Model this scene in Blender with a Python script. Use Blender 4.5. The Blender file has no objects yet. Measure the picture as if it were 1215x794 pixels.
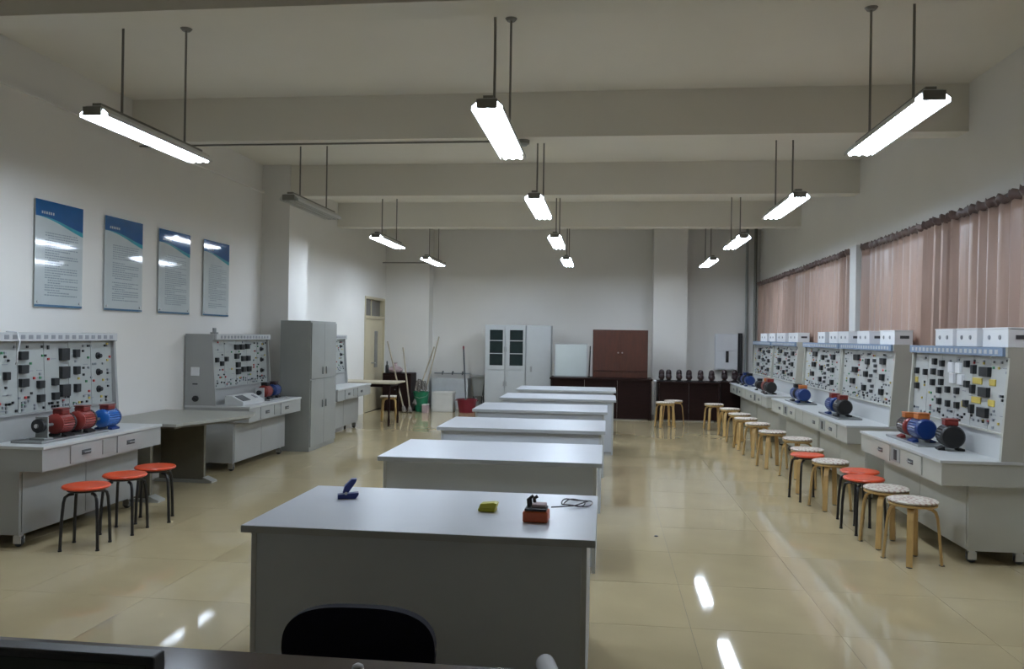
import bpy, bmesh, math, random
from mathutils import Vector, Matrix
random.seed(7)
PI = math.pi
SC = bpy.context.scene
COL = SC.collection

# ------------------------------------------------------------------ camera
FPX, YAW, PITCH, ROLL, CAMH = 960.0, -0.1165, 0.0018, 0.015, 1.6
fw = Vector((math.sin(YAW) * math.cos(PITCH), math.cos(YAW) * math.cos(PITCH), math.sin(PITCH)))
rt = fw.cross(Vector((0, 0, 1))).normalized()
up = rt.cross(fw)
r2 = rt * math.cos(ROLL) + up * math.sin(ROLL)
u2 = r2.cross(fw)
cam = bpy.data.cameras.new('camera')
cam.sensor_fit = 'HORIZONTAL'
cam.sensor_width = 36.0
cam.lens = FPX / 1215.0 * 36.0
cam.clip_start = 0.05
cam_ob = bpy.data.objects.new('camera', cam)
COL.objects.link(cam_ob)
cam_ob.matrix_world = Matrix(((r2.x, u2.x, -fw.x, 0), (r2.y, u2.y, -fw.y, 0), (r2.z, u2.z, -fw.z, CAMH), (0, 0, 0, 1)))
SC.camera = cam_ob

# ------------------------------------------------------------------ world (night outside) and exposure
w = bpy.data.worlds.new('night')
SC.world = w
w.use_nodes = True
w.node_tree.nodes['Background'].inputs[0].default_value = (0.02, 0.025, 0.04, 1)
w.node_tree.nodes['Background'].inputs[1].default_value = 0.3
SC.view_settings.view_transform = 'Standard'
SC.view_settings.look = 'None'
SC.view_settings.gamma = 1.0
SC.view_settings.use_curve_mapping = False
SC.view_settings.exposure = 0.0
TUBE_STRENGTH = 63.0

# ------------------------------------------------------------------ materials
MATS = {}


def mat(name, col, rough=0.6, metal=0.0, var=0.06, scale=6.0, bump=0.0, spec=0.5, coat=0.0, sheen=0.0, trans=0.0, stretch=None):
    m = bpy.data.materials.new(name)
    m.use_nodes = True
    nt = m.node_tree
    b = nt.nodes['Principled BSDF']
    b.inputs['Roughness'].default_value = rough
    b.inputs['Metallic'].default_value = metal
    b.inputs['Specular IOR Level'].default_value = spec
    b.inputs['Coat Weight'].default_value = coat
    b.inputs['Coat Roughness'].default_value = 0.05
    b.inputs['Sheen Weight'].default_value = sheen
    b.inputs['Transmission Weight'].default_value = trans
    tc = nt.nodes.new('ShaderNodeTexCoord')
    mp = nt.nodes.new('ShaderNodeMapping')
    if stretch:
        mp.inputs['Scale'].default_value = stretch
    nz = nt.nodes.new('ShaderNodeTexNoise')
    nz.inputs['Scale'].default_value = scale
    nz.inputs['Detail'].default_value = 4
    rp = nt.nodes.new('ShaderNodeValToRGB')
    lo = [max(0, c * (1 - var)) for c in col]
    hi = [min(1, c * (1 + var)) for c in col]
    rp.color_ramp.elements[0].position = 0.3
    rp.color_ramp.elements[1].position = 0.7
    rp.color_ramp.elements[0].color = (*lo, 1)
    rp.color_ramp.elements[1].color = (*hi, 1)
    nt.links.new(tc.outputs['Object'], mp.inputs['Vector'])
    nt.links.new(mp.outputs['Vector'], nz.inputs['Vector'])
    nt.links.new(nz.outputs['Fac'], rp.inputs['Fac'])
    nt.links.new(rp.outputs['Color'], b.inputs['Base Color'])
    if bump:
        bp = nt.nodes.new('ShaderNodeBump')
        bp.inputs['Strength'].default_value = bump
        bp.inputs['Distance'].default_value = 0.01
        nt.links.new(nz.outputs['Fac'], bp.inputs['Height'])
        nt.links.new(bp.outputs['Normal'], b.inputs['Normal'])
    MATS[name] = m
    return m


mat('wall', (0.76, 0.74, 0.695), 0.85, var=0.02, scale=1.2, spec=0.2)
mat('ceiling', (0.75, 0.715, 0.63), 0.9, var=0.02, scale=1.2, spec=0.1)
mat('tile', (0.485, 0.395, 0.23), 0.045, var=0.05, scale=2.2, spec=0.5)
mat('grout', (0.20, 0.17, 0.11), 0.8, var=0.1, scale=20)
mat('laminate', (0.58, 0.60, 0.64), 0.33, var=0.015, scale=3, spec=0.4)
mat('laminate_edge', (0.42, 0.44, 0.45), 0.5, var=0.03)
mat('table_grey', (0.58, 0.62, 0.68), 0.55, var=0.02, scale=3)
mat('side_white', (0.55, 0.57, 0.58), 0.5, var=0.02)
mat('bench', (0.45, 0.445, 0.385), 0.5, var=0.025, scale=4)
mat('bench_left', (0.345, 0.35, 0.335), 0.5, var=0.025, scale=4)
mat('bench_top', (0.55, 0.56, 0.55), 0.42, var=0.02, scale=4)
mat('bench_grey', (0.30, 0.31, 0.29), 0.5, var=0.025, scale=4)
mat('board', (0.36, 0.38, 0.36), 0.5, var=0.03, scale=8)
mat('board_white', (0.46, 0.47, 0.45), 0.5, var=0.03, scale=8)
mat('header_blue', (0.20, 0.27, 0.38), 0.45, var=0.05, scale=12)
mat('header_white', (0.50, 0.51, 0.51), 0.5, var=0.03, scale=12)
mat('header_mark', (0.25, 0.26, 0.28), 0.5)
mat('black', (0.012, 0.012, 0.014), 0.45, var=0.1)
mat('black_metal', (0.014, 0.013, 0.013), 0.35, var=0.1)
mat('dark_grey', (0.06, 0.063, 0.066), 0.5, var=0.1)
mat('meter', (0.013, 0.015, 0.016), 0.4, var=0.2, scale=40)
mat('white_plastic', (0.74, 0.75, 0.76), 0.45, var=0.02)
mat('chrome', (0.5, 0.5, 0.5), 0.3, metal=0.9, var=0.03)
mat('steel', (0.30, 0.31, 0.30), 0.4, metal=0.7, var=0.05)
mat('red_jack', (0.45, 0.03, 0.03), 0.5)
mat('yellow_jack', (0.55, 0.42, 0.08), 0.5)
mat('green_jack', (0.05, 0.22, 0.10), 0.5)
mat('orange_seat', (0.68, 0.075, 0.022), 0.32, var=0.06, scale=10)
mat('wood', (0.48, 0.31, 0.115), 0.4, var=0.12, scale=14, stretch=(4, 4, 0.5))
mat('motor_blue', (0.007, 0.032, 0.15), 0.3, var=0.08)
mat('motor_light_blue', (0.01, 0.10, 0.36), 0.3, var=0.08)
mat('motor_red', (0.22, 0.026, 0.02), 0.35, var=0.1)
mat('motor_black', (0.007, 0.006, 0.006), 0.5, var=0.1)
mat('motor_orange', (0.55, 0.17, 0.04), 0.4, var=0.08)
mat('motor_maroon', (0.022, 0.008, 0.009), 0.3, var=0.15)
mat('brown_desk', (0.014, 0.0045, 0.0035), 0.5, spec=0.15, var=0.2, scale=5, stretch=(1, 1, 8))
mat('brown_cabinet', (0.058, 0.015, 0.006), 0.4, var=0.2, scale=5, stretch=(6, 6, 1))
mat('teacher_desk', (0.045, 0.022, 0.022), 0.16, var=0.25, scale=4, stretch=(1, 8, 1), spec=0.6)
mat('locker', (0.27, 0.275, 0.255), 0.45, var=0.02)
mat('steel_cabinet', (0.46, 0.48, 0.48), 0.45, var=0.02)
mat('door_cream', (0.56, 0.49, 0.33), 0.5, var=0.03)
mat('frame_white', (0.62, 0.62, 0.60), 0.5, var=0.02)
mat('glass_dark', (0.02, 0.03, 0.03), 0.08, var=0.1)
mat('glass_door', (0.16, 0.15, 0.13), 0.12, var=0.1)
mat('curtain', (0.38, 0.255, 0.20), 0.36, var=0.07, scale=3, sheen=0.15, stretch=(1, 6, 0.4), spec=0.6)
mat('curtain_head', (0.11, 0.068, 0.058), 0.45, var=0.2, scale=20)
mat('navy', (0.003, 0.003, 0.014), 0.9, var=0.2, scale=30)
mat('paper', (0.72, 0.72, 0.74), 0.5, var=0.02)
mat('oval_table', (0.34, 0.335, 0.29), 0.4, var=0.04)
mat('oval_table_leg', (0.15, 0.135, 0.095), 0.5, var=0.08)
mat('poster', (0.52, 0.57, 0.57), 0.06, var=0.03, coat=0.6)
mat('poster_blue', (0.012, 0.10, 0.28), 0.06, var=0.15, scale=3, coat=0.6)
mat('poster_teal', (0.06, 0.36, 0.42), 0.06, var=0.1, coat=0.6)
mat('poster_text', (0.20, 0.24, 0.26), 0.3, var=0.1)
mat('poster_strip', (0.07, 0.15, 0.24), 0.2)
mat('clip_blue', (0.02, 0.04, 0.22), 0.35)
mat('yellow', (0.52, 0.48, 0.03), 0.4)
mat('orange', (0.55, 0.105, 0.03), 0.4)
mat('cable_dark', (0.03, 0.02, 0.03), 0.5)
mat('bucket_green', (0.008, 0.16, 0.075), 0.35)
mat('maroon', (0.17, 0.008, 0.02), 0.4)
mat('pale_box', (0.57, 0.56, 0.52), 0.7)
mat('broom_wood', (0.36, 0.31, 0.22), 0.6, var=0.1)
mat('mop', (0.19, 0.17, 0.15), 0.9, var=0.3, scale=30)
mat('pink', (0.44, 0.33, 0.33), 0.7)
mat('whiteboard', (0.44, 0.48, 0.46), 0.3, var=0.02)
mat('tan', (0.48, 0.42, 0.30), 0.45)
mat('lamp_metal', (0.22, 0.21, 0.185), 0.45, metal=0.4)
mat('reflector', (0.55, 0.55, 0.52), 0.5)
mat('tube_off', (0.35, 0.35, 0.32), 0.35)
mat('sink', (0.54, 0.56, 0.56), 0.3)
# patterned seat of the wooden stools
m = mat('seat_pattern', (0.56, 0.50, 0.42), 0.6)
nt = m.node_tree
vo = nt.nodes.new('ShaderNodeTexVoronoi')
vo.inputs['Scale'].default_value = 38
tc = nt.nodes.new('ShaderNodeTexCoord')
nt.links.new(tc.outputs['Object'], vo.inputs['Vector'])
rp = nt.nodes.new('ShaderNodeValToRGB')
rp.color_ramp.interpolation = 'CONSTANT'
rp.color_ramp.elements[0].color = (0.40, 0.27, 0.22, 1)
rp.color_ramp.elements[1].color = (0.62, 0.57, 0.49, 1)
rp.color_ramp.elements[1].position = 0.42
nt.links.new(vo.outputs['Distance'], rp.inputs['Fac'])
nt.links.new(rp.outputs['Color'], nt.nodes['Principled BSDF'].inputs['Base Color'])
# glowing tube
m = bpy.data.materials.new('tube_on')
m.use_nodes = True
b = m.node_tree.nodes['Principled BSDF']
b.inputs['Base Color'].default_value = (0.9, 0.9, 0.9, 1)
b.inputs['Emission Color'].default_value = (0.72, 0.835, 1.0, 1)
b.inputs['Emission Strength'].default_value = TUBE_STRENGTH
MATS['tube_on'] = m


# ------------------------------------------------------------------ mesh helpers
class MB:
    def __init__(self):
        self.bm = bmesh.new()

    def box(self, x0, x1, y0, y1, z0, z1, bevel=0.0):
        g = bmesh.ops.create_cube(self.bm, size=1.0)
        vs = g['verts']
        for v in vs:
            v.co = Vector((x0 + (v.co.x + .5) * (x1 - x0), y0 + (v.co.y + .5) * (y1 - y0), z0 + (v.co.z + .5) * (z1 - z0)))
        if bevel:
            es = list({e for v in vs for e in v.link_edges})
            bmesh.ops.bevel(self.bm, geom=es, offset=bevel, segments=2, affect='EDGES', profile=0.5)
        return self

    def tube(self, pts, r, n=10, caps=True):
        pts = [Vector(p) for p in pts]
        rs = r if isinstance(r, (list, tuple)) else [r] * len(pts)
        rings = []
        ref = None
        for i, p in enumerate(pts):
            a = pts[max(i - 1, 0)]
            c = pts[min(i + 1, len(pts) - 1)]
            t = (c - a).normalized()
            if ref is None:
                ref = Vector((0, 0, 1)) if abs(t.z) < .9 else Vector((1, 0, 0))
            s = t.cross(ref).normalized()
            q = s.cross(t).normalized()
            ref = q
            rings.append([self.bm.verts.new(p + (s * math.cos(k * 2 * PI / n) + q * math.sin(k * 2 * PI / n)) * rs[i]) for k in range(n)])
        for i in range(len(rings) - 1):
            for k in range(n):
                self.bm.faces.new((rings[i][k], rings[i][(k + 1) % n], rings[i + 1][(k + 1) % n], rings[i + 1][k]))
        if caps:
            self.bm.faces.new(rings[0][::-1])
            self.bm.faces.new(rings[-1])
        return self

    def lathe(self, prof, c=(0, 0, 0), axis='z', n=20):
        # prof: list of (radius, height)
        rings = []
        for r, h in prof:
            ring = []
            for k in range(n):
                a = k * 2 * PI / n
                p = (r * math.cos(a), r * math.sin(a), h)
                if axis == 'x':
                    p = (p[2], p[0], p[1])
                elif axis == 'y':
                    p = (p[0], p[2], p[1])
                ring.append(self.bm.verts.new((c[0] + p[0], c[1] + p[1], c[2] + p[2])))
            rings.append(ring)
        for i in range(len(rings) - 1):
            for k in range(n):
                self.bm.faces.new((rings[i][k], rings[i][(k + 1) % n], rings[i + 1][(k + 1) % n], rings[i + 1][k]))
        self.bm.faces.new(rings[0][::-1])
        self.bm.faces.new(rings[-1])
        return self

    def prism(self, poly, lo, hi, axis='y'):
        # poly in the two other axes, extruded along axis
        def P(a, b, t):
            return {'y': (a, t, b), 'x': (t, a, b), 'z': (a, b, t)}[axis]
        A = [self.bm.verts.new(P(a, b, lo)) for a, b in poly]
        B = [self.bm.verts.new(P(a, b, hi)) for a, b in poly]
        n = len(poly)
        self.bm.faces.new(A)
        self.bm.faces.new(B[::-1])
        for i in range(n):
            self.bm.faces.new((A[i], B[i], B[(i + 1) % n], A[(i + 1) % n]))
        return self

    def build(self, name, material, parent=None, smooth=False, loc=None, rotz=0):
        bmesh.ops.recalc_face_normals(self.bm, faces=self.bm.faces)
        me = bpy.data.meshes.new(name)
        self.bm.to_mesh(me)
        self.bm.free()
        me.materials.append(MATS[material])
        if smooth:
            me.polygons.foreach_set('use_smooth', [True] * len(me.polygons))
            try:
                me.set_sharp_from_angle(angle=math.radians(40))
            except Exception:
                pass
        o = bpy.data.objects.new(name, me)
        COL.objects.link(o)
        if parent:
            o.parent = parent
        if loc:
            o.location = loc
        o.rotation_euler.z = rotz
        return o


def tag(o, label, cat, group=None):
    o['label'] = label
    o['category'] = cat
    if group:
        o['group'] = group
    return o


def thing(name, label, cat, loc=(0, 0, 0), rotz=0.0, group=None):
    o = bpy.data.objects.new(name, None)
    o.empty_display_size = 0.1
    COL.objects.link(o)
    o.location = loc
    o.rotation_euler.z = rotz
    return tag(o, label, cat, group)


def bx(name, material, parent, *d, bevel=0.0):
    return MB().box(*d, bevel=bevel).build(name, material, parent)


def struct(o):
    o['kind'] = 'structure'
    return o


def copy_tree(o, parent=None):
    c = o.copy()
    COL.objects.link(c)
    c.parent = parent
    for ch in o.children:
        copy_tree(ch, c)
    return c


def clone(proto, label, loc, rotz=0.0):
    c = copy_tree(proto)
    c.location = loc
    c.rotation_euler.z = rotz
    c['label'] = label
    return c


ORD = ['first', 'second', 'third', 'fourth', 'fifth', 'sixth', 'seventh', 'eighth', 'ninth', 'tenth', 'eleventh', 'twelfth']

# ------------------------------------------------------------------ room
XL, XR, Y0, Y1, ZC = -4.8, 3.2, -1.5, 17.6, 3.93
T = 0.2
# floor: slab with bed, tiles as pieces
floor = struct(bx('floor', 'grout', None, XL - T, XR + T, Y0 - T, Y1 + T, -0.15, -0.002))
S = 0.8
xs = [XL] + [x for x in [0.485 + S * k for k in range(-8, 6)] if XL + .02 < x < XR - .02] + [XR]
ys = [Y0] + [y for y in [4.56 + S * k for k in range(-9, 20)] if Y0 + .02 < y < Y1 - .02] + [Y1]
cache = {}
G = 0.0013
for i in range(len(xs) - 1):
    for j in range(len(ys) - 1):
        wx, wy = xs[i + 1] - xs[i], ys[j + 1] - ys[j]
        key = (round(wx, 4), round(wy, 4))
        if key not in cache:
            t = MB().box(G, wx - G, G, wy - G, -0.0019, 0.0).build('tile', 'tile', floor)
            cache[key] = t.data
        else:
            t = bpy.data.objects.new('tile', cache[key])
            COL.objects.link(t)
            t.parent = floor
        t.location = (xs[i], ys[j], 0)
# per-tile variation of tone
m = MATS['tile']
nt = m.node_tree
oi = nt.nodes.new('ShaderNodeObjectInfo')
hs = nt.nodes.new('ShaderNodeHueSaturation')
mr = nt.nodes.new('ShaderNodeMapRange')
mr.inputs['To Min'].default_value = 0.97
mr.inputs['To Max'].default_value = 1.03
nt.links.new(oi.outputs['Random'], mr.inputs['Value'])
nt.links.new(mr.outputs['Result'], hs.inputs['Value'])
src = [n for n in nt.nodes if n.type == 'VALTORGB'][0]
nt.links.new(src.outputs['Color'], hs.inputs['Color'])
nt.links.new(hs.outputs['Color'], nt.nodes['Principled BSDF'].inputs['Base Color'])

ceil = struct(bx('ceiling', 'ceiling', None, XL - T, XR + T, Y0 - T, Y1 + T, ZC, ZC + 0.15))
for yb in (1.40, 4.52, 7.68, 10.83, 13.98):
    bx('beam', 'ceiling', ceil, XL, XR, yb, yb + 0.25, 3.5, ZC - 0.0005)
struct(bx('wall_front', 'wall', None, XL - T, XR + T, Y0 - T, Y0, 0, ZC))
wb = struct(bx('wall_back', 'wall', None, XL - T, XR + T, Y1, Y1 + T, 0, ZC))
bx('pillar', 'wall', wb, XL, -3.83, 17.2, Y1, 0.001, ZC)
bx('pillar', 'wall', wb, 0.96, 1.65, 17.1, Y1, 0.001, ZC)
# left wall with the doorway
DY0, DY1, DZ, DT = 15.68, 17.12, 1.94, 2.36
mb = MB()
mb.box(XL - T, XL, Y0, DY0, 0, ZC)
mb.box(XL - T, XL, DY1, Y1, 0, ZC)
mb.box(XL - T, XL, DY0, DY1, DT, ZC)
wl = struct(mb.build('wall_left', 'wall'))
bx('pillar', 'wall', wl, XL, -4.40, 10.80, 11.50, 0.001, ZC)
bx('conduit', 'wall', wl, XL, XL + 0.03, 0, 10.8, 3.54, 3.57)
d = bpy.data.objects.new('door_1', None)
COL.objects.link(d)
struct(d)
d.location = (XL, DY0, 0)
LW = DY1 - DY0
MB().box(-.15, .015, 0.002, .05, 0.002, DT - .002).box(-.15, .015, LW - .05, LW - .002, 0.002, DT - .002).box(-.15, .015, .05, LW - .05, DT - .05, DT - .002).box(-.15, .015, .05, LW - .05, DZ - .03, DZ + .03).build('door_frame', 'door_cream', d)
bx('transom_pane', 'glass_door', d, -.10, -.085, .05, LW - .05, DZ + .03, DT - .05)
MB().box(-.09, -.075, LW / 2 - .02, LW / 2 + .02, DZ + .03, DT - .05).build('transom_bar', 'door_cream', d)
leaf = bx('door_leaf', 'door_cream', d, -.07, -.02, .052, .50, .01, DZ - .032)
leaf = bx('door_leaf', 'door_cream', d, -.07, -.02, .504, LW - .052, .01, DZ - .032)
bx('door_pane', 'glass_door', leaf, -.021, -.014, .78, 1.0, .90, 1.66)
MB().tube([(-.02, .58, 1.0), (.03, .58, 1.0), (.03, .70, 1.0)], .011, 8).build('door_handle', 'chrome', leaf, True)
# right wall with two window openings
WZ0, WZ1 = 0.95, 2.70
openings = [(4.4, 10.46), (10.80, 17.35)]
mb = MB()
mb.box(XR, XR + T, Y0, Y1, 0, WZ0)
mb.box(XR, XR + T, Y0, Y1, WZ1, ZC)
prev = Y0
for a, b_ in openings:
    mb.box(XR, XR + T, prev, a, WZ0, WZ1)
    prev = b_
mb.box(XR, XR + T, prev, Y1, WZ0, WZ1)
wr = struct(mb.build('wall_right', 'wall'))
for k, (a, b_) in enumerate(openings):
    wo = bpy.data.objects.new('window_%d' % (k + 1), None)
    COL.objects.link(wo)
    struct(wo)
    wo.location = (XR, a, 0)
    n = 5
    W_ = (b_ - a) / n
    fm = MB()
    fm.box(.05, .12, 0, b_ - a, WZ0, WZ0 + .06).box(.05, .12, 0, b_ - a, WZ1 - .06, WZ1)
    for q in range(n + 1):
        y = min(max(q * W_ - .03, 0), b_ - a - .06)
        fm.box(.05, .12, y, y + .06, WZ0 + .06, WZ1 - .06)
    fm.build('window_frame', 'frame_white', wo)
    for q in range(n):
        bx('pane', 'glass_dark', wo, .08, .086, q * W_ + .03, (q + 1) * W_ - .03, WZ0 + .06, WZ1 - .06)
    bx('window_sill', 'frame_white', wo, -.012, .05, 0, b_ - a, WZ0 - .03, WZ0)
# white painted post between the windows
bx('post', 'frame_white', wr, XR - .13, XR, 10.50, 10.76, 0.95, 2.80)

# ------------------------------------------------------------------ curtains
RAILZ = 2.765
rail = thing('curtain_rail', 'thin dark rail carrying the curtains along the right wall', 'curtain rail', (3.125, 4.3, RAILZ))
MB().tube([(0, 0, 0), (0, 13.05, 0)], .012, 8).build('rod', 'dark_grey', rail, True)
for yb in (0.1, 3.3, 6.6, 9.8, 12.9):
    bx('bracket', 'dark_grey', rail, 0.008, 0.074, yb - .01, yb + .01, -.012, .012)


def curtain(y0, y1, label, bunch=()):
    root = thing('curtain', label, 'curtain', (3.125, y0, 0), 0, 'satin curtains on the right wall')
    L = y1 - y0
    n = int(L / 0.022)
    rnd = random.Random(int(y0 * 100))
    ph = 0
    offs = []
    for i in range(n + 1):
        y = i * L / n
        dens = 1.0
        amp = .030 + .016 * math.sin(y * 1.7 + y0)
        for (b0, b1) in bunch:
            if b0 < y < b1:
                dens = 1.7
                amp = .057
        ph += (L / n) * 2 * PI / 0.19 * dens * rnd.uniform(.6, 1.4)
        offs.append((y, amp * math.sin(ph) + .007 * math.sin(ph * 2.3)))
    zs = [0.80, 1.2, 1.6, 2.0, 2.3, 2.5, 2.62, RAILZ - 0.05]
    bm = MB()
    rows = []
    for z in zs:
        f = 1.0 - .35 * (z - 1.0) / 1.8
        rows.append([bm.bm.verts.new((o * f - .004 * (2.8 - z), y, z)) for y, o in offs])
    for r in range(len(rows) - 1):
        for i in range(n):
            bm.bm.faces.new((rows[r][i], rows[r][i + 1], rows[r + 1][i + 1], rows[r + 1][i]))
    c = bm.build('drape', 'curtain', root, True)
    md = c.modifiers.new('solid', 'SOLIDIFY')
    md.thickness = .004
    # gathered heading frill around the rail
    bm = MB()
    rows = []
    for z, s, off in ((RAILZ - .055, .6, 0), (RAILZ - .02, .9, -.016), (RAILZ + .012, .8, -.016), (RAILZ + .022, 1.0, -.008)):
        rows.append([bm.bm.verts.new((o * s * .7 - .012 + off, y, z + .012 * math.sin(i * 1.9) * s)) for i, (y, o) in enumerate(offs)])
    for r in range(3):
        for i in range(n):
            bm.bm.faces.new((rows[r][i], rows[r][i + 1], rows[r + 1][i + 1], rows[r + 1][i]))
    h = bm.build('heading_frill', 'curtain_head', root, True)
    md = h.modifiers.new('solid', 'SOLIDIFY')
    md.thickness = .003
    return root


curtain(4.5, 7.98, 'pink-brown satin curtain nearest the camera, behind the nearest three white boxes', [(3.2, 3.48)])
curtain(8.03, 10.44, 'pink-brown satin curtain between the nearest curtain and the white post', [(0, .42), (2.1, 2.33)])
curtain(10.82, 14.35, 'pink-brown satin curtain just beyond the white post', [(0, .45), (3.1, 3.45)])
curtain(14.42, 17.3, 'pink-brown satin curtain farthest away, in the back right corner', [(0, .4)])

# ------------------------------------------------------------------ lamps
LX = (-3.25, -0.73, 1.80)
LY = (4.76, 7.93, 11.08, 14.23)
LL = 1.40
LH = 2.96


def lamp(x, y, on, label):
    r = thing('pendant_lamp', label, 'lamp', (x, y, LH), 0, 'fluorescent pendant lamps')
    prof = [(-.10, -.009), (-.10, .015), (-.05, .06), (.05, .06), (.10, .015), (.10, -.009), (.094, -.009), (.094, .012), (.047, .052), (-.047, .052), (-.094, .012), (-.094, -.009)]
    MB().prism(prof, 0.02, LL - .02, 'y').build('reflector', 'reflector', r)
    bx('end_plate', 'lamp_metal', r, -.062, .062, 0, .0195, -.004, .05)
    bx('end_plate', 'lamp_metal', r, -.062, .062, LL - .0195, LL, -.004, .05)
    bx('channel', 'lamp_metal', r, -.03, .03, .05, LL - .05, .061, .085)
    for k in (-1, 0, 1):
        MB().tube([(k * .058, .03, .002), (k * .058, LL - .03, .002)], .015, 10).build('tube', 'tube_on' if on else 'tube_off', r, True)
    top = ZC - LH
    for yy in (.32, LL - .27):
        rod = MB().tube([(0, yy, .085), (0, yy, top - .001)], .0085, 8).build('rod', 'lamp_metal', r, True)
        MB().lathe([(.03, top - .02), (.045, top - .001)], (0, yy, 0), n=14).build('ceiling_rose', 'lamp_metal', rod, True)


coln = ('left row', 'middle row', 'right row')
rown = ('nearest to the camera', 'second from the camera', 'third from the camera', 'farthest from the camera')
for ci, x in enumerate(LX):
    for ri, y in enumerate(LY):
        off = (ci == 0 and ri == 1)
        lamp(x, y, not off, ('switched-off hanging tube lamp in the %s, %s' if off else 'lit hanging tube lamp in the %s, %s') % (coln[ci], rown[ri]))
sd = thing('smoke_detector', 'small round grey detector under the second beam beside the middle lamp', 'detector', (-0.83, 7.80, 3.5))
MB().lathe([(.062, -.001), (.06, -.035)], n=18).build('base', 'lamp_metal', sd, True)
MB().lathe([(.045, -.036), (.035, -.055), (.012, -.058)], n=18).build('sensor_head', 'steel', sd, True)
tag(MB().tube([(XL + .01, 7.80, 3.49), (-.90, 7.80, 3.49)], .009, 8).build('cable_conduit', 'lamp_metal', None, True), 'thin dark conduit running under the beam from left wall to detector', 'conduit')
tag(MB().tube([(-4.79, 16.9, 3.13), (-3.42, 16.9, 3.13)], .012, 8).build('cable_conduit', 'lamp_metal', None, True), 'short thin conduit from left wall to the farthest left lamp', 'conduit')

# ------------------------------------------------------------------ lab tables
def lab_table(x0, y0, label, W=1.55, D=0.96):
    r = thing('lab_table', label, 'table', (x0, y0, 0), 0, 'grey lab tables in the centre row')
    H = .75
    top = bx('tabletop', 'laminate', r, 0, W, 0, D, H - .032, H, bevel=.002)
    # dark edge band as a sub-part
    mb = MB()
    e = .0012
    mb.box(-e, W + e, -e, 0, H - .031, H - .003)
    mb.box(-e, W + e, D, D + e, H - .031, H - .003)
    mb.box(-e, 0, 0, D, H - .031, H - .003)
    mb.box(W, W + e, 0, D, H - .031, H - .003)
    mb.build('edge_band', 'laminate_edge', top)
    bx('side_panel', 'side_white', r, .035, .057, .03, D - .03, .0, H - .033)
    bx('side_panel', 'side_white', r, W - .057, W - .035, .03, D - .03, .0, H - .033)
    bx('front_panel', 'table_grey', r, .058, W - .058, .034, .052, .04, H - .033)
    bx('back_rail', 'table_grey', r, .058, W - .058, D - .055, D - .035, H - .15, H - .033)
    bx('shelf', 'table_grey', r, .058, W - .058, .30, D - .10, .36, .378)
    return r


TAB = [(-1.585, 3.40), (-1.57, 5.48), (-1.55, 7.36), (-1.53, 9.24), (-1.46, 11.05), (-1.44, 12.9)]
TL = ['nearest grey lab table, with the orange box and yellow piece on it', 'second lab table from the camera, bare pale top', 'third lab table from the camera in the centre row',
      'fourth lab table from the camera in the centre row', 'fifth lab table from the camera, shifted slightly right', 'farthest lab table in the centre row, before the steel cabinet']
for (x, y), l in zip(TAB, TL):
    lab_table(x, y, l, 1.55 if y < 10 else 1.60)

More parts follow.
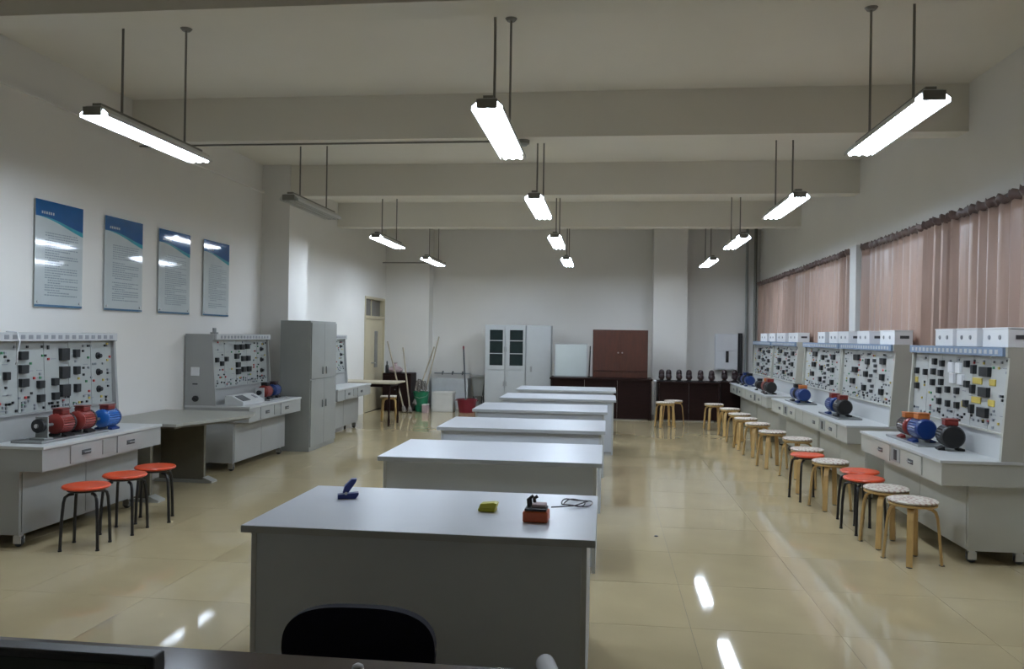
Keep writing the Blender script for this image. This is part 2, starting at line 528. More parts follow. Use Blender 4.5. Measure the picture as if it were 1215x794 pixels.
# ------------------------------------------------------------------ benches
def bench(loc, rot, L, label, style, seed, front='plain', D=.775):
    r = thing('training_bench', label, 'workbench', loc, rot, 'electrical training benches along the walls')
    rnd = random.Random(seed)
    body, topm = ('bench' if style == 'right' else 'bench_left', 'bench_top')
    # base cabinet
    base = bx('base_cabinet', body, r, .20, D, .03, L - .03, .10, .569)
    n = 2
    wdt = (L - .10) / n
    for k in range(n):
        bx('door', body, base, .192, .1995, .05 + k * wdt + .004, .05 + (k + 1) * wdt - .004, .12, .55)
    # casters
    for dx in (.25, D - .05):
        for uy in (.10, L - .10):
            c = MB().box(dx - .02, dx + .02, uy - .022, uy + .022, .075, .0995).box(dx - .03, dx + .03, uy - .022, uy - .016, .025, .08).box(dx - .03, dx + .03, uy + .016, uy + .022, .025, .08).build('caster', 'chrome', r)
            MB().lathe([(.030, -.012), (.035, -.008), (.035, .008), (.030, .012)], (dx, uy, .0355), 'y', 16).build('wheel', 'dark_grey', c, True)
    # drawer section and worktop
    ap = bx('drawer_case', body, r, .0, D, .0, L, .57, .7295)
    bx('worktop', topm, r, -.012, D, -.006, L + .006, .73, .752, bevel=.003)
    bl = .19 * L
    dw = .24 * L
    cw = L - 2 * bl - 2 * dw
    for u0 in (bl, L - bl - dw):
        dr = bx('drawer', body, r, -.010, -.0005, u0 + .005, u0 + dw - .005, .585, .722)
        uc = u0 + dw / 2
        MB().box(-.013, -.0105, uc - .055, uc + .055, .635, .672).build('handle_plate', 'dark_grey', dr)
        MB().tube([(-.0135, uc - .04, .654), (-.024, uc - .04, .654), (-.024, uc + .04, .654), (-.0135, uc + .04, .654)], .005, 6).build('handle', 'steel', dr)
    sp = bx('socket_plate', 'bench_grey', r, -.006, -.0005, bl + dw + .03, L - bl - dw - .03, .60, .715)
    if front == 'socket':
        bx('socket', 'black', sp, -.010, -.0062, L / 2 - .03, L / 2 + .03, .615, .70)
    # upright
    prof = [(.40, .7525), (D, .7525), (D, 1.57), (.435, 1.57), (.435, 1.50), (.452, 1.495)]
    for (a, b_) in ((0, .03), (L - .03, L)):
        MB().prism(prof, a, b_, 'y').build('end_panel', body, r)
    bx('back_board', body, r, D - .02, D - .001, .031, L - .031, .7525, 1.565)
    hd = bx('header', 'header_blue' if style == 'right' else 'header_white', r, .415, D - .021, .031, L - .031, 1.505, 1.569)
    mb = MB()
    k = .10
    while k < L - .12:
        mb.box(.4125, .4148, k, k + .045, 1.52, 1.552)
        k += .085
    o = mb.build('header_marks', 'header_mark' if style == 'left' else 'header_white', hd)
    o['kind'] = 'stuff'
    z0, z1 = .95, 1.503
    d0, d1 = .45, .475

    def dz(z):
        return d0 + (d1 - d0) * (z - z0) / (z1 - z0)
    # plain skirt below the board
    MB().prism([(.432, .7525), (d0, z0 - .002), (d0 + .015, z0 - .002), (.447, .7525)], .032, L - .032, 'y').build('skirt_panel', 'bench_top' if style == 'right' else body, r)
    nmod = 6 if L > 1.7 else 5
    wm = (L - .066) / nmod
    for k in range(nmod):
        a = .033 + k * wm
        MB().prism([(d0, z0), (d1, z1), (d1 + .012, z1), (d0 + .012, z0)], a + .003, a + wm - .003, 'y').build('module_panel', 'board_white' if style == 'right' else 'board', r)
    bx('panel_ledge', body, r, d0 - .02, d0 - .001, .034, L - .034, z0 - .016, z0 - .003)

    def pos(a, b_):   # a 0..1 from the viewer's left, b 0 top .. 1 bottom
        z = z1 - b_ * (z1 - z0)
        return dz(z), .033 + (L - .066) * (1 - a), z

    def elem(name, m_, a, b_, wd, h, t=.03, knob=False):
        x, u, z = pos(a, b_)
        if knob:
            MB().lathe([(wd * .62, .004), (wd * .6, -t * .3), (wd * .4, -t * .35), (wd * .36, -t)], (x, u, z), 'x', 14).build(name, m_, r, True)
        else:
            MB().box(x - t, x + .006, u - wd / 2, u + wd / 2, z - h / 2, z + h / 2, bevel=.004).build(name, m_, r)
    big = []
    if style == 'left' and seed == 1:
        cols = [(.555, (.20, .47, .74), .105, .10, 'meter'), (.66, (.19, .45, .72), .06, .068, 'meter'), (.235, (.20, .39, .58), .085, .065, 'meter'),
                (.36, (.62, .82), .065, .06, 'meter'), (.475, (.60, .81), .065, .06, 'meter'), (.115, (.47,), .05, .06, 'meter')]
        for a, bs, wd, h, nm in cols:
            for q in bs:
                elem(nm, 'meter', a, q, wd, h)
                big.append((a, q))
        for q in (.24, .50, .77):
            elem('switch_knob', 'black', .865, q, .05, .05, .035, True)
            big.append((.865, q))
        elem('lamp_cap', 'red_jack', .03, .6, .05, .05, .03, True)
        elem('lamp_cap', 'red_jack', .035, .8, .05, .05, .03, True)
    elif style == 'left':
        for a, q in ((.40, .16), (.40, .36), (.42, .55), (.42, .70), (.50, .16), (.52, .42), (.52, .66), (.60, .15), (.61, .42), (.62, .66)):
            elem('meter', 'meter', a, q, .085, .065)
            big.append((a, q))
        for a, q in ((.06, .42), (.22, .41), (.14, .5)):
            elem('meter', 'meter', a, q, .055, .055)
            big.append((a, q))
        for q in (.22, .47, .72):
            elem('switch_knob', 'black', .88, q, .048, .05, .035, True)
            big.append((.88, q))
    elif style == 'right' and seed == 11:
        for q in (.22, .50, .78):
            elem('meter', 'meter', .80, q, .15, .075)
            elem('meter', 'meter', .69, q - .02, .05, .07)
            big += [(.80, q), (.69, q - .02)]
        for a, q, wd in ((.04, .30, .05), (.15, .31, .045), (.25, .29, .055), (.34, .30, .055), (.26, .13, .05), (.35, .15, .05), (.62, .13, .05), (.25, .46, .05), (.35, .44, .05),
                         (.33, .57, .05), (.43, .54, .05), (.53, .54, .05), (.34, .74, .045), (.44, .75, .045), (.54, .75, .05), (.63, .42, .055), (.63, .70, .055), (.05, .55, .055)):
            elem('meter', 'meter', a, q, wd, .055)
            big.append((a, q))
        for a, q, wd in ((.72, .36, .16), (.86, .36, .1), (.72, .63, .16), (.86, .64, .1), (.60, .72, .08), (.03, .45, .06)):
            elem('yellow_plate', 'yellow_jack', a, q, wd, .05, .008)
            big.append((a, q))
        for a, q in ((.45, .2), (.53, .2), (.47, .36), (.56, .37)):
            elem('white_module', 'white_plastic', a, q, .09, .085, .02)
            big.append((a, q))
    else:
        for a, q, wd in ((.30, .16, .17), (.52, .23, .09), (.28, .42, .15), (.50, .48, .09), (.24, .66, .13), (.48, .76, .08), (.80, .20, .13), (.80, .50, .09), (.80, .78, .09)):
            elem('meter', 'meter', a, q, wd, .065)
            big.append((a, q))
        for k in range(7):
            a, q = rnd.uniform(.58, .72), .2 + k * .1
            elem('meter', 'dark_grey', a, q, .04, .035)
            big.append((a, q))
    # field of small jacks and print
    for mname, cnt in (('black', 34), ('header_mark', 60), ('red_jack', 14), ('yellow_jack', 16), ('green_jack', 12), ('text', 46)):
        mb = MB()
        for k in range(cnt):
            a = round(rnd.uniform(.02, .98) * 44) / 44
            q = round(rnd.uniform(.06, .97) * 19) / 19
            if mname in ('black', 'header_mark') and rnd.random() < .5:
                q = rnd.choice((.86, .91, .96, .08))
            if any(abs(a - A) < .06 and abs(q - B) < .09 for A, B in big):
                continue
            x, u, z = pos(a, q)
            if mname == 'text':
                mb.box(x - .002, x + .003, u - .03, u + .03, z - .003, z + .003)
            else:
                mb.box(x - .010, x + .003, u - .009, u + .009, z - .009, z + .009)
        o = mb.build('jack_field' if mname != 'text' else 'panel_print', mname if mname != 'text' else 'header_mark', r)
        o['kind'] = 'stuff'
    # fittings on the near end panel
    if style == 'left' and seed == 2:
        bx('meter_window', 'white_plastic', r, .60, .70, L + .0005, L + .012, 1.09, 1.19, bevel=.003)
        bx('vent_slot', 'dark_grey', r, .62, .68, L + .0005, L + .006, .99, 1.005)
        MB().lathe([(.035, .0005), (.034, .02), (.026, .024), (.022, .05)], (.64, L, .83), 'y', 16).build('knob', 'black', r, True)
    return r


RB = [6.15, 8.45, 10.32, 12.58, 14.45]
RL = 1.85
RLAB = ['nearest training bench on the right wall, with yellow-marked instrument panel', 'second training bench from the camera along the right wall', 'third training bench along the right wall, beside the white window post',
        'fourth training bench from the camera along the right wall', 'farthest training bench on the right wall, in the back corner']
for k, y in enumerate(RB):
    bench((2.41, y, 0), 0, RL if k < 4 else 1.75, RLAB[k], 'right', 11 + k, 'socket', .625)
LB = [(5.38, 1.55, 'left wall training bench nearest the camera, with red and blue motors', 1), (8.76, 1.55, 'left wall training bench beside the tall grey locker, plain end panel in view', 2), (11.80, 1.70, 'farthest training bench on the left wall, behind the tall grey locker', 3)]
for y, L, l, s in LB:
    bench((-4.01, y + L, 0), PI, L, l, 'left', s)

# white cable and small cap on the nearest left bench
tag(MB().tube([(-4.50, 5.62, 1.578), (-4.41, 5.62, 1.572), (-4.38, 5.61, 1.50), (-4.39, 5.60, 1.42), (-4.40, 5.61, 1.36), (-4.425, 5.63, 1.33)], .0055, 8).build('cable', 'white_plastic', None, True), 'white cable hanging over the nearest left bench panel', 'cable')
cp = thing('bracket_clamp', 'small grey clamp on top of the bench beside the tall locker', 'clamp', (-4.55, 8.98, 1.571))
MB().box(-.03, .03, -.04, .04, 0, .02).box(-.008, .008, -.03, .03, .02, .07).build('body', 'steel', cp)

# ------------------------------------------------------------------ motors
def motor(loc, rotz, label, R=.078, L=.24, body='motor_blue', box='motor_orange', cap='motor_black', cat='motor', shaft=True):
    r = thing('electric_motor', label, cat, loc, rotz, None)
    zc = R + .022
    hl = L / 2
    # finned body
    n = 48
    mb = MB()
    poly = []
    for k in range(n):
        rr = R if k % 2 else R * .93
        a = 2 * PI * k / n
        poly.append((rr * math.cos(a), zc + rr * math.sin(a)))
    mb.prism(poly, -hl * .62, hl * .62, 'x')
    mb.build('stator_body', body, r)
    MB().lathe([(R * .97, -hl * .62 - .0005), (R * .99, -hl * .75), (R * .8, -hl * .9), (R * .4, -hl)], (0, 0, zc), 'x', 24).build('end_shield', body, r, True)
    MB().lathe([(R * .98, hl * .62 + .0005), (R * 1.0, hl * .8), (R * .86, hl * .97), (R * .5, hl)], (0, 0, zc), 'x', 24).build('fan_cover', cap, r, True)
    if shaft:
        MB().lathe([(.012, -hl - .05), (.012, -hl + .004)], (0, 0, zc), 'x', 12).build('shaft', 'steel', r, True)
    for s in (-1, 1):
        MB().prism([(s * R * .55, .03), (s * R * .95, .016), (s * R * 1.05, .016), (s * R * 1.05, .0), (s * R * .5, .0)], -hl * .5, hl * .5, 'x').build('foot', cap, r)
    tb = MB().box(-hl * .45, hl * .45, -R * .55, R * .55, zc + R * .9, zc + R * 1.38, bevel=.008).build('terminal_box', box, r)
    MB().box(-hl * .5, hl * .5, -R * .6, R * .6, zc + R * 1.382, zc + R * 1.5, bevel=.005).build('lid', box, tb)
    return r


def rail_plate(loc, L, W, label, rotz=PI / 2):
    r = thing('guide_rail', label, 'rail', loc, rotz)
    bx('plate', 'steel', r, -L / 2, L / 2, -W / 2, W / 2, 0, .012)
    for s in (-1, 1):
        bx('lip', 'chrome', r, -L / 2, L / 2, s * W / 2 - (.014 if s > 0 else 0), s * W / 2 + (0 if s > 0 else .014), .0122, .019)


BT = .753
rail_plate((-4.23, 5.90, BT), .80, .25, 'grey motor rail on the nearest left bench')
motor((-4.23, 5.88, BT + .013), PI / 2, 'red and black motor nearest the black disc on left bench', .078, .20, 'motor_red', 'motor_red', 'motor_black')
motor((-4.23, 6.14, BT + .013), PI / 2, 'red and black motor next to the light blue motor', .078, .20, 'motor_red', 'motor_red', 'motor_black')
motor((-4.23, 6.47, BT), PI / 2, 'light blue motor with red terminal box on the nearest left bench', .076, .22, 'motor_light_blue', 'motor_red', 'motor_blue')
br = thing('brake_dynamometer', 'black disc brake on grey bracket at end of the left bench', 'brake', (-4.23, 5.66, BT + .0125))
MB().box(-.06, .06, -.05, .05, 0, .012).box(-.05, .05, .0, .012, .012, .17).build('bracket', 'bench_grey', br)
MB().lathe([(.030, -.05), (.052, -.045), (.052, -.012), (.03, -.001)], (0, 0, .105), 'y', 20).build('disc', 'black', br, True)
MB().lathe([(.016, -.062), (.016, -.0505)], (0, 0, .105), 'y', 12).build('hub', 'chrome', br, True)
# bench beside the locker
rail_plate((-4.24, 9.84, BT), .55, .25, 'grey motor rail on the bench beside the tall locker')
motor((-4.24, 9.72, BT + .013), PI / 2, 'dark red and black motor on the bench beside the locker', .074, .20, 'motor_red', 'motor_black', 'motor_black')
motor((-4.24, 9.98, BT + .013), PI / 2, 'dark blue motor on the bench beside the locker', .074, .20, 'motor_blue', 'motor_maroon', 'motor_black')
br2 = thing('motor_bracket', 'grey bracket with black bearing before the dark red motor', 'bracket', (-4.24, 9.55, BT))
MB().box(-.06, .06, -.035, .035, 0, .012).box(-.055, .055, .0, .014, .012, .16).build('plate', 'bench_top', br2)
MB().lathe([(.03, -.03), (.03, -.001)], (0, 0, .10), 'y', 16).build('bearing', 'black', br2, True)
iv = thing('test_instrument', 'low grey desktop instrument with sloping face and dark slot', 'instrument', (-4.22, 9.12, BT), PI)
MB().prism([(-.10, 0), (.12, 0), (.12, .11), (.04, .11), (-.10, .04)], -.28, .28, 'y').build('housing', 'bench_top', iv)
MB().prism([(-.085, .051), (.02, .103), (.018, .107), (-.087, .055)], .05, .24, 'y').build('display', 'dark_grey', iv)
MB().prism([(-.06, .063), (.0, .093), (-.002, .097), (-.062, .067)], -.20, -.14, 'y').build('key_block', 'header_mark', iv)
# right wall benches
rail_plate((2.63, 7.24, BT), .75, .25, 'grey motor rail on the nearest right bench')
motor((2.63, 7.13, BT + .013), -PI / 2, 'dark blue motor with orange terminal box on the nearest right bench', .088, .24, 'motor_blue', 'motor_orange', 'motor_blue')
motor((2.63, 7.42, BT + .013), -PI / 2, 'dark red motor behind the dark blue one, nearest right bench', .080, .20, 'motor_maroon', 'motor_orange', 'motor_red')
motor((2.70, 6.74, BT), -PI / 2 - .15, 'black motor with red terminal box on the nearest right bench', .090, .22, 'motor_black', 'motor_red', 'motor_black')
rail_plate((2.60, 9.42, BT), .80, .25, 'grey motor rail on the second right bench')
motor((2.60, 9.63, BT + .013), -PI / 2, 'blue motor on the second right bench, beside a black and red one', .085, .24, 'motor_blue', 'motor_red', 'motor_blue')
motor((2.60, 9.31, BT + .013), -PI / 2, 'black and red motor on the second right bench, beside a blue one', .085, .22, 'motor_black', 'motor_red', 'motor_black')
rail_plate((2.62, 11.35, BT), .75, .25, 'grey motor rail on the third right bench')
motor((2.62, 11.22, BT + .013), -PI / 2, 'blue motor with orange terminal box on the third right bench', .085, .24, 'motor_blue', 'motor_orange', 'motor_blue')
motor((2.62, 11.52, BT + .013), -PI / 2, 'dark blue motor at the far end of the third right bench rail', .085, .24, 'motor_blue', 'motor_black', 'motor_black')
motor((2.54, 13.0, BT), -PI / 2, 'black motor with red terminal box on the fourth right bench', .088, .24, 'motor_black', 'motor_red', 'motor_black')
motor((2.56, 13.32, BT), -PI / 2, 'red motor beyond the black one on the fourth right bench', .085, .24, 'motor_red', 'motor_orange', 'motor_black')
motor((2.56, 13.95, BT), -PI / 2, 'small black motor at the far end of the fourth right bench', .070, .20, 'motor_black', 'motor_black', 'motor_black')
motor((2.58, 15.05, BT), -PI / 2, 'dark blue motor nearest the camera on the farthest right bench', .085, .24, 'motor_blue', 'motor_black', 'motor_blue')
motor((2.58, 15.45, BT), -PI / 2, 'dark blue motor in the middle of the farthest right bench', .085, .24, 'motor_blue', 'motor_blue', 'motor_black')
motor((2.56, 15.85, BT), -PI / 2, 'small maroon motor at the far end of the farthest right bench', .070, .20, 'motor_maroon', 'motor_maroon', 'motor_black')

# ------------------------------------------------------------------ white boxes on the right benches
def white_box(y0, y1, label, x0=2.855, x1=3.03, h=.145):
    r = thing('white_box', label, 'box', (x0, y0, 1.5705), 0, 'white boxes on the right benches')
    W, D = y1 - y0, x1 - x0
    bx('body', 'white_plastic', r, 0, D, 0, W, 0, h - .012, bevel=.004)
    bx('lid', 'white_plastic', r, -.003, D + .003, -.003, W + .003, h - .0115, h, bevel=.003)
    for f in (.3, .72):
        MB().lathe([(.016, -.007), (.018, -.0005)], (0, W * f, h * .5), 'x', 12).build('button', 'header_mark', r, True)
    bx('grip_slot', 'dark_grey', r, D * .3, D * .8, -.003, -.0005, h * .42, h * .62)


for (a, b_), l in zip([(6.17, 6.56), (6.66, 7.03), (7.10, 7.46), (8.47, 8.90), (9.25, 9.68), (10.02, 10.42), (10.46, 10.86), (11.06, 11.42), (12.60, 13.20), (13.45, 14.10), (14.25, 14.75), (14.95, 15.55)],
                      ['white box on the nearest right bench, closest to the camera', 'white box on the nearest right bench, middle one of three', 'white box on the nearest right bench, farthest of its three',
                       'white box at the near end of the second right bench', 'white box at the middle of the second right bench, standing alone', 'white box straddling the joint of second and third right benches',
                       'white box at the near end of the third right bench', 'white box at the middle of the third right bench', 'white box at the near end of the fourth right bench', 'white box at the far end of the fourth right bench',
                       'white box straddling the joint of fourth and fifth right benches', 'white box on the farthest right bench in the corner']):
    white_box(a, b_, l)

# ------------------------------------------------------------------ stools
def wood_stool_proto():
    r = thing('wooden_stool', '', 'stool', (0, 0, 0), 0, 'wooden stools with patterned seats')
    H = .46
    MB().lathe([(.145, H - .048), (.165, H - .042), (.165, H - .028), (.150, H - .024)], n=28).build('seat_ring', 'wood', r, True)
    MB().lathe([(.150, H - .0235), (.168, H - .018), (.170, H - .008), (.158, H - .001), (.10, H), (.03, H + .001)], n=28).build('seat_pad', 'seat_pattern', r, True)
    for k in range(4):
        a = PI / 4 + k * PI / 2
        c, s = math.cos(a), math.sin(a)
        path = [(.03, H - .057), (.09, H - .057), (.125, H - .064), (.15, H - .085), (.163, H - .13), (.175, H - .25), (.192, 0.006)]
        pts = [(c * p, s * p, z) for p, z in path]
        # flat bent plywood section
        mb = MB()
        rings = []
        for i, P in enumerate(pts):
            A = Vector(pts[max(i - 1, 0)])
            B = Vector(pts[min(i + 1, len(pts) - 1)])
            t = (B - A).normalized()
            side = Vector((-s, c, 0))
            nrm = t.cross(side).normalized()
            P = Vector(P)
            hw, ht = .021, .0085
            rings.append([mb.bm.verts.new(P + side * hw * i_ + nrm * ht * j_) for i_, j_ in ((-1, -1), (1, -1), (1, 1), (-1, 1))])
        for i in range(len(rings) - 1):
            for q in range(4):
                mb.bm.faces.new((rings[i][q], rings[i][(q + 1) % 4], rings[i + 1][(q + 1) % 4], rings[i + 1][q]))
        mb.bm.faces.new(rings[0][::-1])
        mb.bm.faces.new(rings[-1])
        leg = mb.build('leg', 'wood', r)
        bx('rubber_foot', 'dark_grey', leg, c * .192 - .014, c * .192 + .014, s * .192 - .014, s * .192 + .014, 0, .0055)
    return r


def red_stool_proto():
    r = thing('red_stool', '', 'stool', (0, 0, 0), 0, 'black-legged stools with orange-red seats')
    H = .46
    MB().lathe([(.135, H - .028), (.158, H - .022), (.165, H - .012), (.158, H - .002), (.135, H), (.10, H - .004), (.02, H - .005)], n=28).build('seat', 'orange_seat', r, True)
    MB().lathe([(.12, H - .045), (.13, H - .040), (.13, H - .0285)], n=24).build('seat_frame', 'black_metal', r, True)
    for k in range(4):
        a = PI / 4 + k * PI / 2
        c, s = math.cos(a), math.sin(a)
        leg = MB().tube([(c * p, s * p, z) for p, z in ((.09, H - .058), (.125, H - .06), (.15, H - .075), (.16, H - .11), (.172, .22), (.18, .012))], .0115, 8).build('leg', 'black_metal', r, True)
        MB().lathe([(.014, 0), (.014, .0115)], (c * .18, s * .18, 0), n=10).build('rubber_foot', 'black', leg, True)
    return r


WS = wood_stool_proto()
RS = red_stool_proto()
wood = [(2.23, 6.19, .35), (2.20, 6.66, .2), (2.14, 8.03, .3), (2.12, 8.86, .1), (2.23, 9.78, .5), (2.08, 10.46, .25), (2.07, 11.40, .3), (2.03, 12.10, .1), (2.05, 12.80, .4), (2.04, 13.72, .2)]
wl_ = ['wooden stool with patterned seat nearest the camera on the right', 'wooden stool just beyond the nearest wooden stool, before the red pair', 'wooden stool between the red pair and the lone red stool',
       'wooden stool just beyond the lone red stool on the right', 'fifth wooden stool from the camera along the right benches', 'sixth wooden stool from the camera along the right benches', 'seventh wooden stool from the camera along the right benches',
       'eighth wooden stool from the camera along the right benches', 'ninth wooden stool from the camera along the right benches', 'tenth wooden stool from the camera along the right benches']
spots = list(zip(wood, wl_)) + [((1.90, 14.60, .2), 'wooden stool standing apart at far end of the right row'), ((1.06, 14.75, .3), 'wooden stool before the dark desk, front one of two'),
                               ((1.24, 15.17, .7), 'wooden stool before the dark desk, back one of two'), ((-3.98, 14.62, .3), 'wooden stool beside the tan table near the door')]
for i, ((x, y, a), l) in enumerate(spots):
    if i == 0:
        WS.location = (x, y, 0)
        WS.rotation_euler.z = a
        WS['label'] = l
    else:
        clone(WS, l, (x, y, 0), a)
red = [((-3.79, 5.56, .25), 'red-seated black stool at the left bench nearest the camera'), ((-3.79, 6.04, .1), 'red-seated black stool at the left bench, middle of three'), ((-3.77, 6.44, .4), 'red-seated black stool at the left bench, farthest of three'),
       ((2.16, 7.09, .2), 'front red-seated stool of the pair at the nearest right bench'), ((2.24, 7.47, .3), 'back red-seated stool of the pair at the nearest right bench'), ((2.02, 8.42, .2), 'lone red-seated stool between wooden stools on the right')]
for i, ((x, y, a), l) in enumerate(red):
    if i == 0:
        RS.location = (x, y, 0)
        RS.rotation_euler.z = a
        RS['label'] = l
    else:
        clone(RS, l, (x, y, 0), a)

# ------------------------------------------------------------------ left side furniture
# curved-edge grey table between the two left benches
r = thing('side_table', 'grey table with curved front edge between the two left benches', 'table', (-4.77, 7.02, 0))
poly = [(0, 0), (.86, 0)]
for k in range(13):
    t = k / 12
    poly.append((.86 + .28 * math.sin(t * PI / 2 * .95) - (.0 if t < .8 else (t - .8) * .5), .12 + t * 1.16))
poly.append((.95, 1.32))
poly.append((0, 1.32))
MB().prism(poly, .715, .742, 'z').build('tabletop', 'oval_table', r)
MB().prism([(a * .97, .02 + b_ * .97) for a, b_ in poly], .695, .7148, 'z').build('edge_underside', 'oval_table_leg', r)
bx('panel_leg', 'oval_table_leg', r, .05, .55, 1.12, 1.16, .03, .694)
bx('panel_leg', 'oval_table_leg', r, .05, .55, .10, .14, .03, .694)
bx('modesty_panel', 'oval_table_leg', r, .05, .07, .141, 1.119, .2, .69)
MB().prism([(.02, 0), (.66, 0), (.66, .02), (.56, .06), (.56, .0295), (.02, .0295)], 1.08, 1.20, 'y').build('foot', 'oval_table', r)
MB().prism([(.02, 0), (.66, 0), (.66, .02), (.56, .06), (.56, .0295), (.02, .0295)], .06, .18, 'y').build('foot', 'oval_table', r)

# tall locker
r = thing('tall_locker', 'tall grey steel locker with four doors against the left pillar', 'locker', (-4.37, 10.48, 0))
bx('carcass', 'locker', r, 0, .42, 0, 1.02, .0, 1.765, bevel=.003)
for k in (0, 1):
    for z0, z1, hz in ((.06, .96, .62), (.98, 1.74, 1.08)):
        dd = bx('door', 'locker', r, .4205, .438, .012 + k * .50, .008 + (k + 1) * .50, z0, z1, bevel=.002)
        y = .50 - .06 if k == 0 else .50 + .08
        bx('handle', 'steel', dd, .4385, .452, y - .012, y + .012, hz - .05, hz + .05)

# tan table near the door
r = thing('small_table', 'small tan-topped table with dark legs near the cream door', 'table', (-4.77, 13.62, 0))
bx('tabletop', 'tan', r, 0, 1.16, 0, .72, .735, .762, bevel=.003)
for x, y in ((.06, .06), (1.04, .06), (.06, .66), (1.04, .66)):
    MB().lathe([(.018, 0), (.022, .08), (.017, .20), (.026, .40), (.018, .52), (.026, .62), (.026, .7345)], (x, y, 0), n=12).build('leg', 'brown_desk', r, True)
bx('apron', 'brown_desk', r, .05, 1.05, .05, .67, .68, .7345)

# brown low cabinet in the back left corner and things on it
r = thing('low_cabinet', 'dark brown low cabinet in the back left corner', 'cabinet', (-4.62, 16.42, 0))
bx('carcass', 'brown_desk', r, 0, .60, 0, .50, 0, .79, bevel=.004)
for k in (0, 1):
    dd = bx('door', 'brown_desk', r, .02 + k * .285, .295 + k * .285, -.016, -.0005, .05, .74)
    MB().lathe([(.010, -.03), (.012, -.017)], (.27 + k * .06, 0, .45), 'y', 10).build('knob', 'steel', dd, True)
r = thing('cloth_bag', 'crumpled pinkish bag lying on the dark brown low cabinet', 'bag', (-4.40, 16.62, .7905))
MB().lathe([(.10, 0), (.15, .03), (.16, .07), (.11, .12), (.04, .14), (.03, .17)], n=14).build('bag_body', 'pink', r, True)
MB().lathe([(.035, .171), (.028, .19), (.05, .21)], n=10).build('knot', 'pink', r, True)
r = thing('spray_bottle', 'black bottle on the dark brown low cabinet', 'bottle', (-4.55, 16.50, .7905))
MB().lathe([(.03, 0), (.035, .02), (.035, .14), (.015, .18), (.015, .20)], n=14).build('bottle_body', 'black', r, True)
MB().lathe([(.018, .2005), (.018, .23), (.008, .25)], n=12).build('cap', 'dark_grey', r, True)


def broom(pts, label, head='mop', handle='broom_wood', name='broom', hl=.13, tip=None):
    a, b_ = Vector(pts[0]), Vector(pts[1])   # a = top, b = bottom of the handle
    r = thing(name, label, name.replace('_', ' '), tuple(b_))
    v = a - b_
    h = MB().tube([(0, 0, .0), tuple(v)], .016, 8).build('handle', handle, r, True)
    if tip:
        MB().tube([tuple(v * 1.0005), tuple(v * 1.06)], .018, 8).build('grip', tip, h, True)
    d_ = -v.normalized()
    MB().tube([tuple(d_ * .001), tuple(d_ * hl * .25), tuple(d_ * hl * .9), tuple(d_ * hl)], [.018, .035, .05, .04], 12).build('head', head, r, True)
    return r


broom([(-4.50, 16.33, 1.45), (-4.12, 16.20, .14)], 'pale broom leaning over the brown low cabinet, tilted left')
broom([(-4.17, 16.33, 1.33), (-3.98, 16.18, .14)], 'pale broom leaning upright beside the brown low cabinet')
# green bucket with two mops
r = thing('bucket', 'green bucket holding the long-handled mops', 'bucket', (-3.82, 16.52, 0))
MB().lathe([(.12, 0), (.165, .40), (.175, .40), (.175, .415), (.155, .415), (.112, .012), (.02, .012)], n=22).build('bucket_body', 'bucket_green', r, True)
MB().tube([(-.165, 0, .38), (-.13, -.11, .32), (0, -.18, .29), (.13, -.11, .32), (.165, 0, .38)], .005, 6).build('bail', 'steel', r, True)
broom([(-3.56, 17.0, 1.56), (-3.75, 16.55, .36)], 'long mop with pale handle standing in green bucket, right one', 'mop', 'broom_wood', 'mop', .24)
broom([(-3.67, 17.05, 1.34), (-3.89, 16.50, .34)], 'shorter mop with pale handle standing in green bucket, left one', 'mop', 'broom_wood', 'mop', .22)
r = thing('mop_bundle', 'grey-brown mop heads bunched above the green bucket', 'mop heads', (-3.80, 16.42, .42))
mb = MB()
for k in range(26):
    a = random.uniform(0, 2 * PI)
    rr = random.uniform(.03, .12)
    z = random.uniform(.05, .24)
    mb.tube([(0, 0, z), (math.cos(a) * rr, math.sin(a) * rr * .6, z + .02), (math.cos(a) * rr * 1.4, math.sin(a) * rr * .7, random.uniform(.003, .06))], .016, 5)
o = mb.build('strands', 'mop', r)
o['kind'] = 'stuff'
# boxes and tubs
r = thing('foam_box', 'off-white box on the floor right of the green bucket', 'box', (-3.58, 16.50, 0))
bx('body', 'pale_box', r, 0, .43, 0, .32, 0, .36, bevel=.008)
bx('lid', 'pale_box', r, -.008, .438, -.008, .328, .3605, .415, bevel=.008)
r = thing('small_carton', 'small pale pinkish carton between green bucket and white box', 'carton', (-3.73, 16.22, 0))
bx('body', 'pink', r, 0, .12, 0, .16, 0, .16, bevel=.004)
bx('flap', 'pale_box', r, -.004, .124, -.004, .164, .1605, .172)
r = thing('wash_tub', 'dark maroon tub on the floor left of the steel cabinet', 'tub', (-2.87, 16.62, 0))
MB().lathe([(.16, 0), (.205, .26), (.215, .26), (.215, .275), (.19, .275), (.15, .015), (.02, .015)], n=24).build('tub_body', 'maroon', r, True)
MB().box(-.235, -.2165, -.03, .03, .235, .262).box(.2165, .235, -.03, .03, .235, .262).build('grip', 'maroon', r)
broom([(-3.04, 17.1, 1.30), (-2.90, 16.66, .22)], 'mop with red-tipped handle standing in the maroon tub', 'mop', 'dark_grey', 'mop', .2, 'maroon')
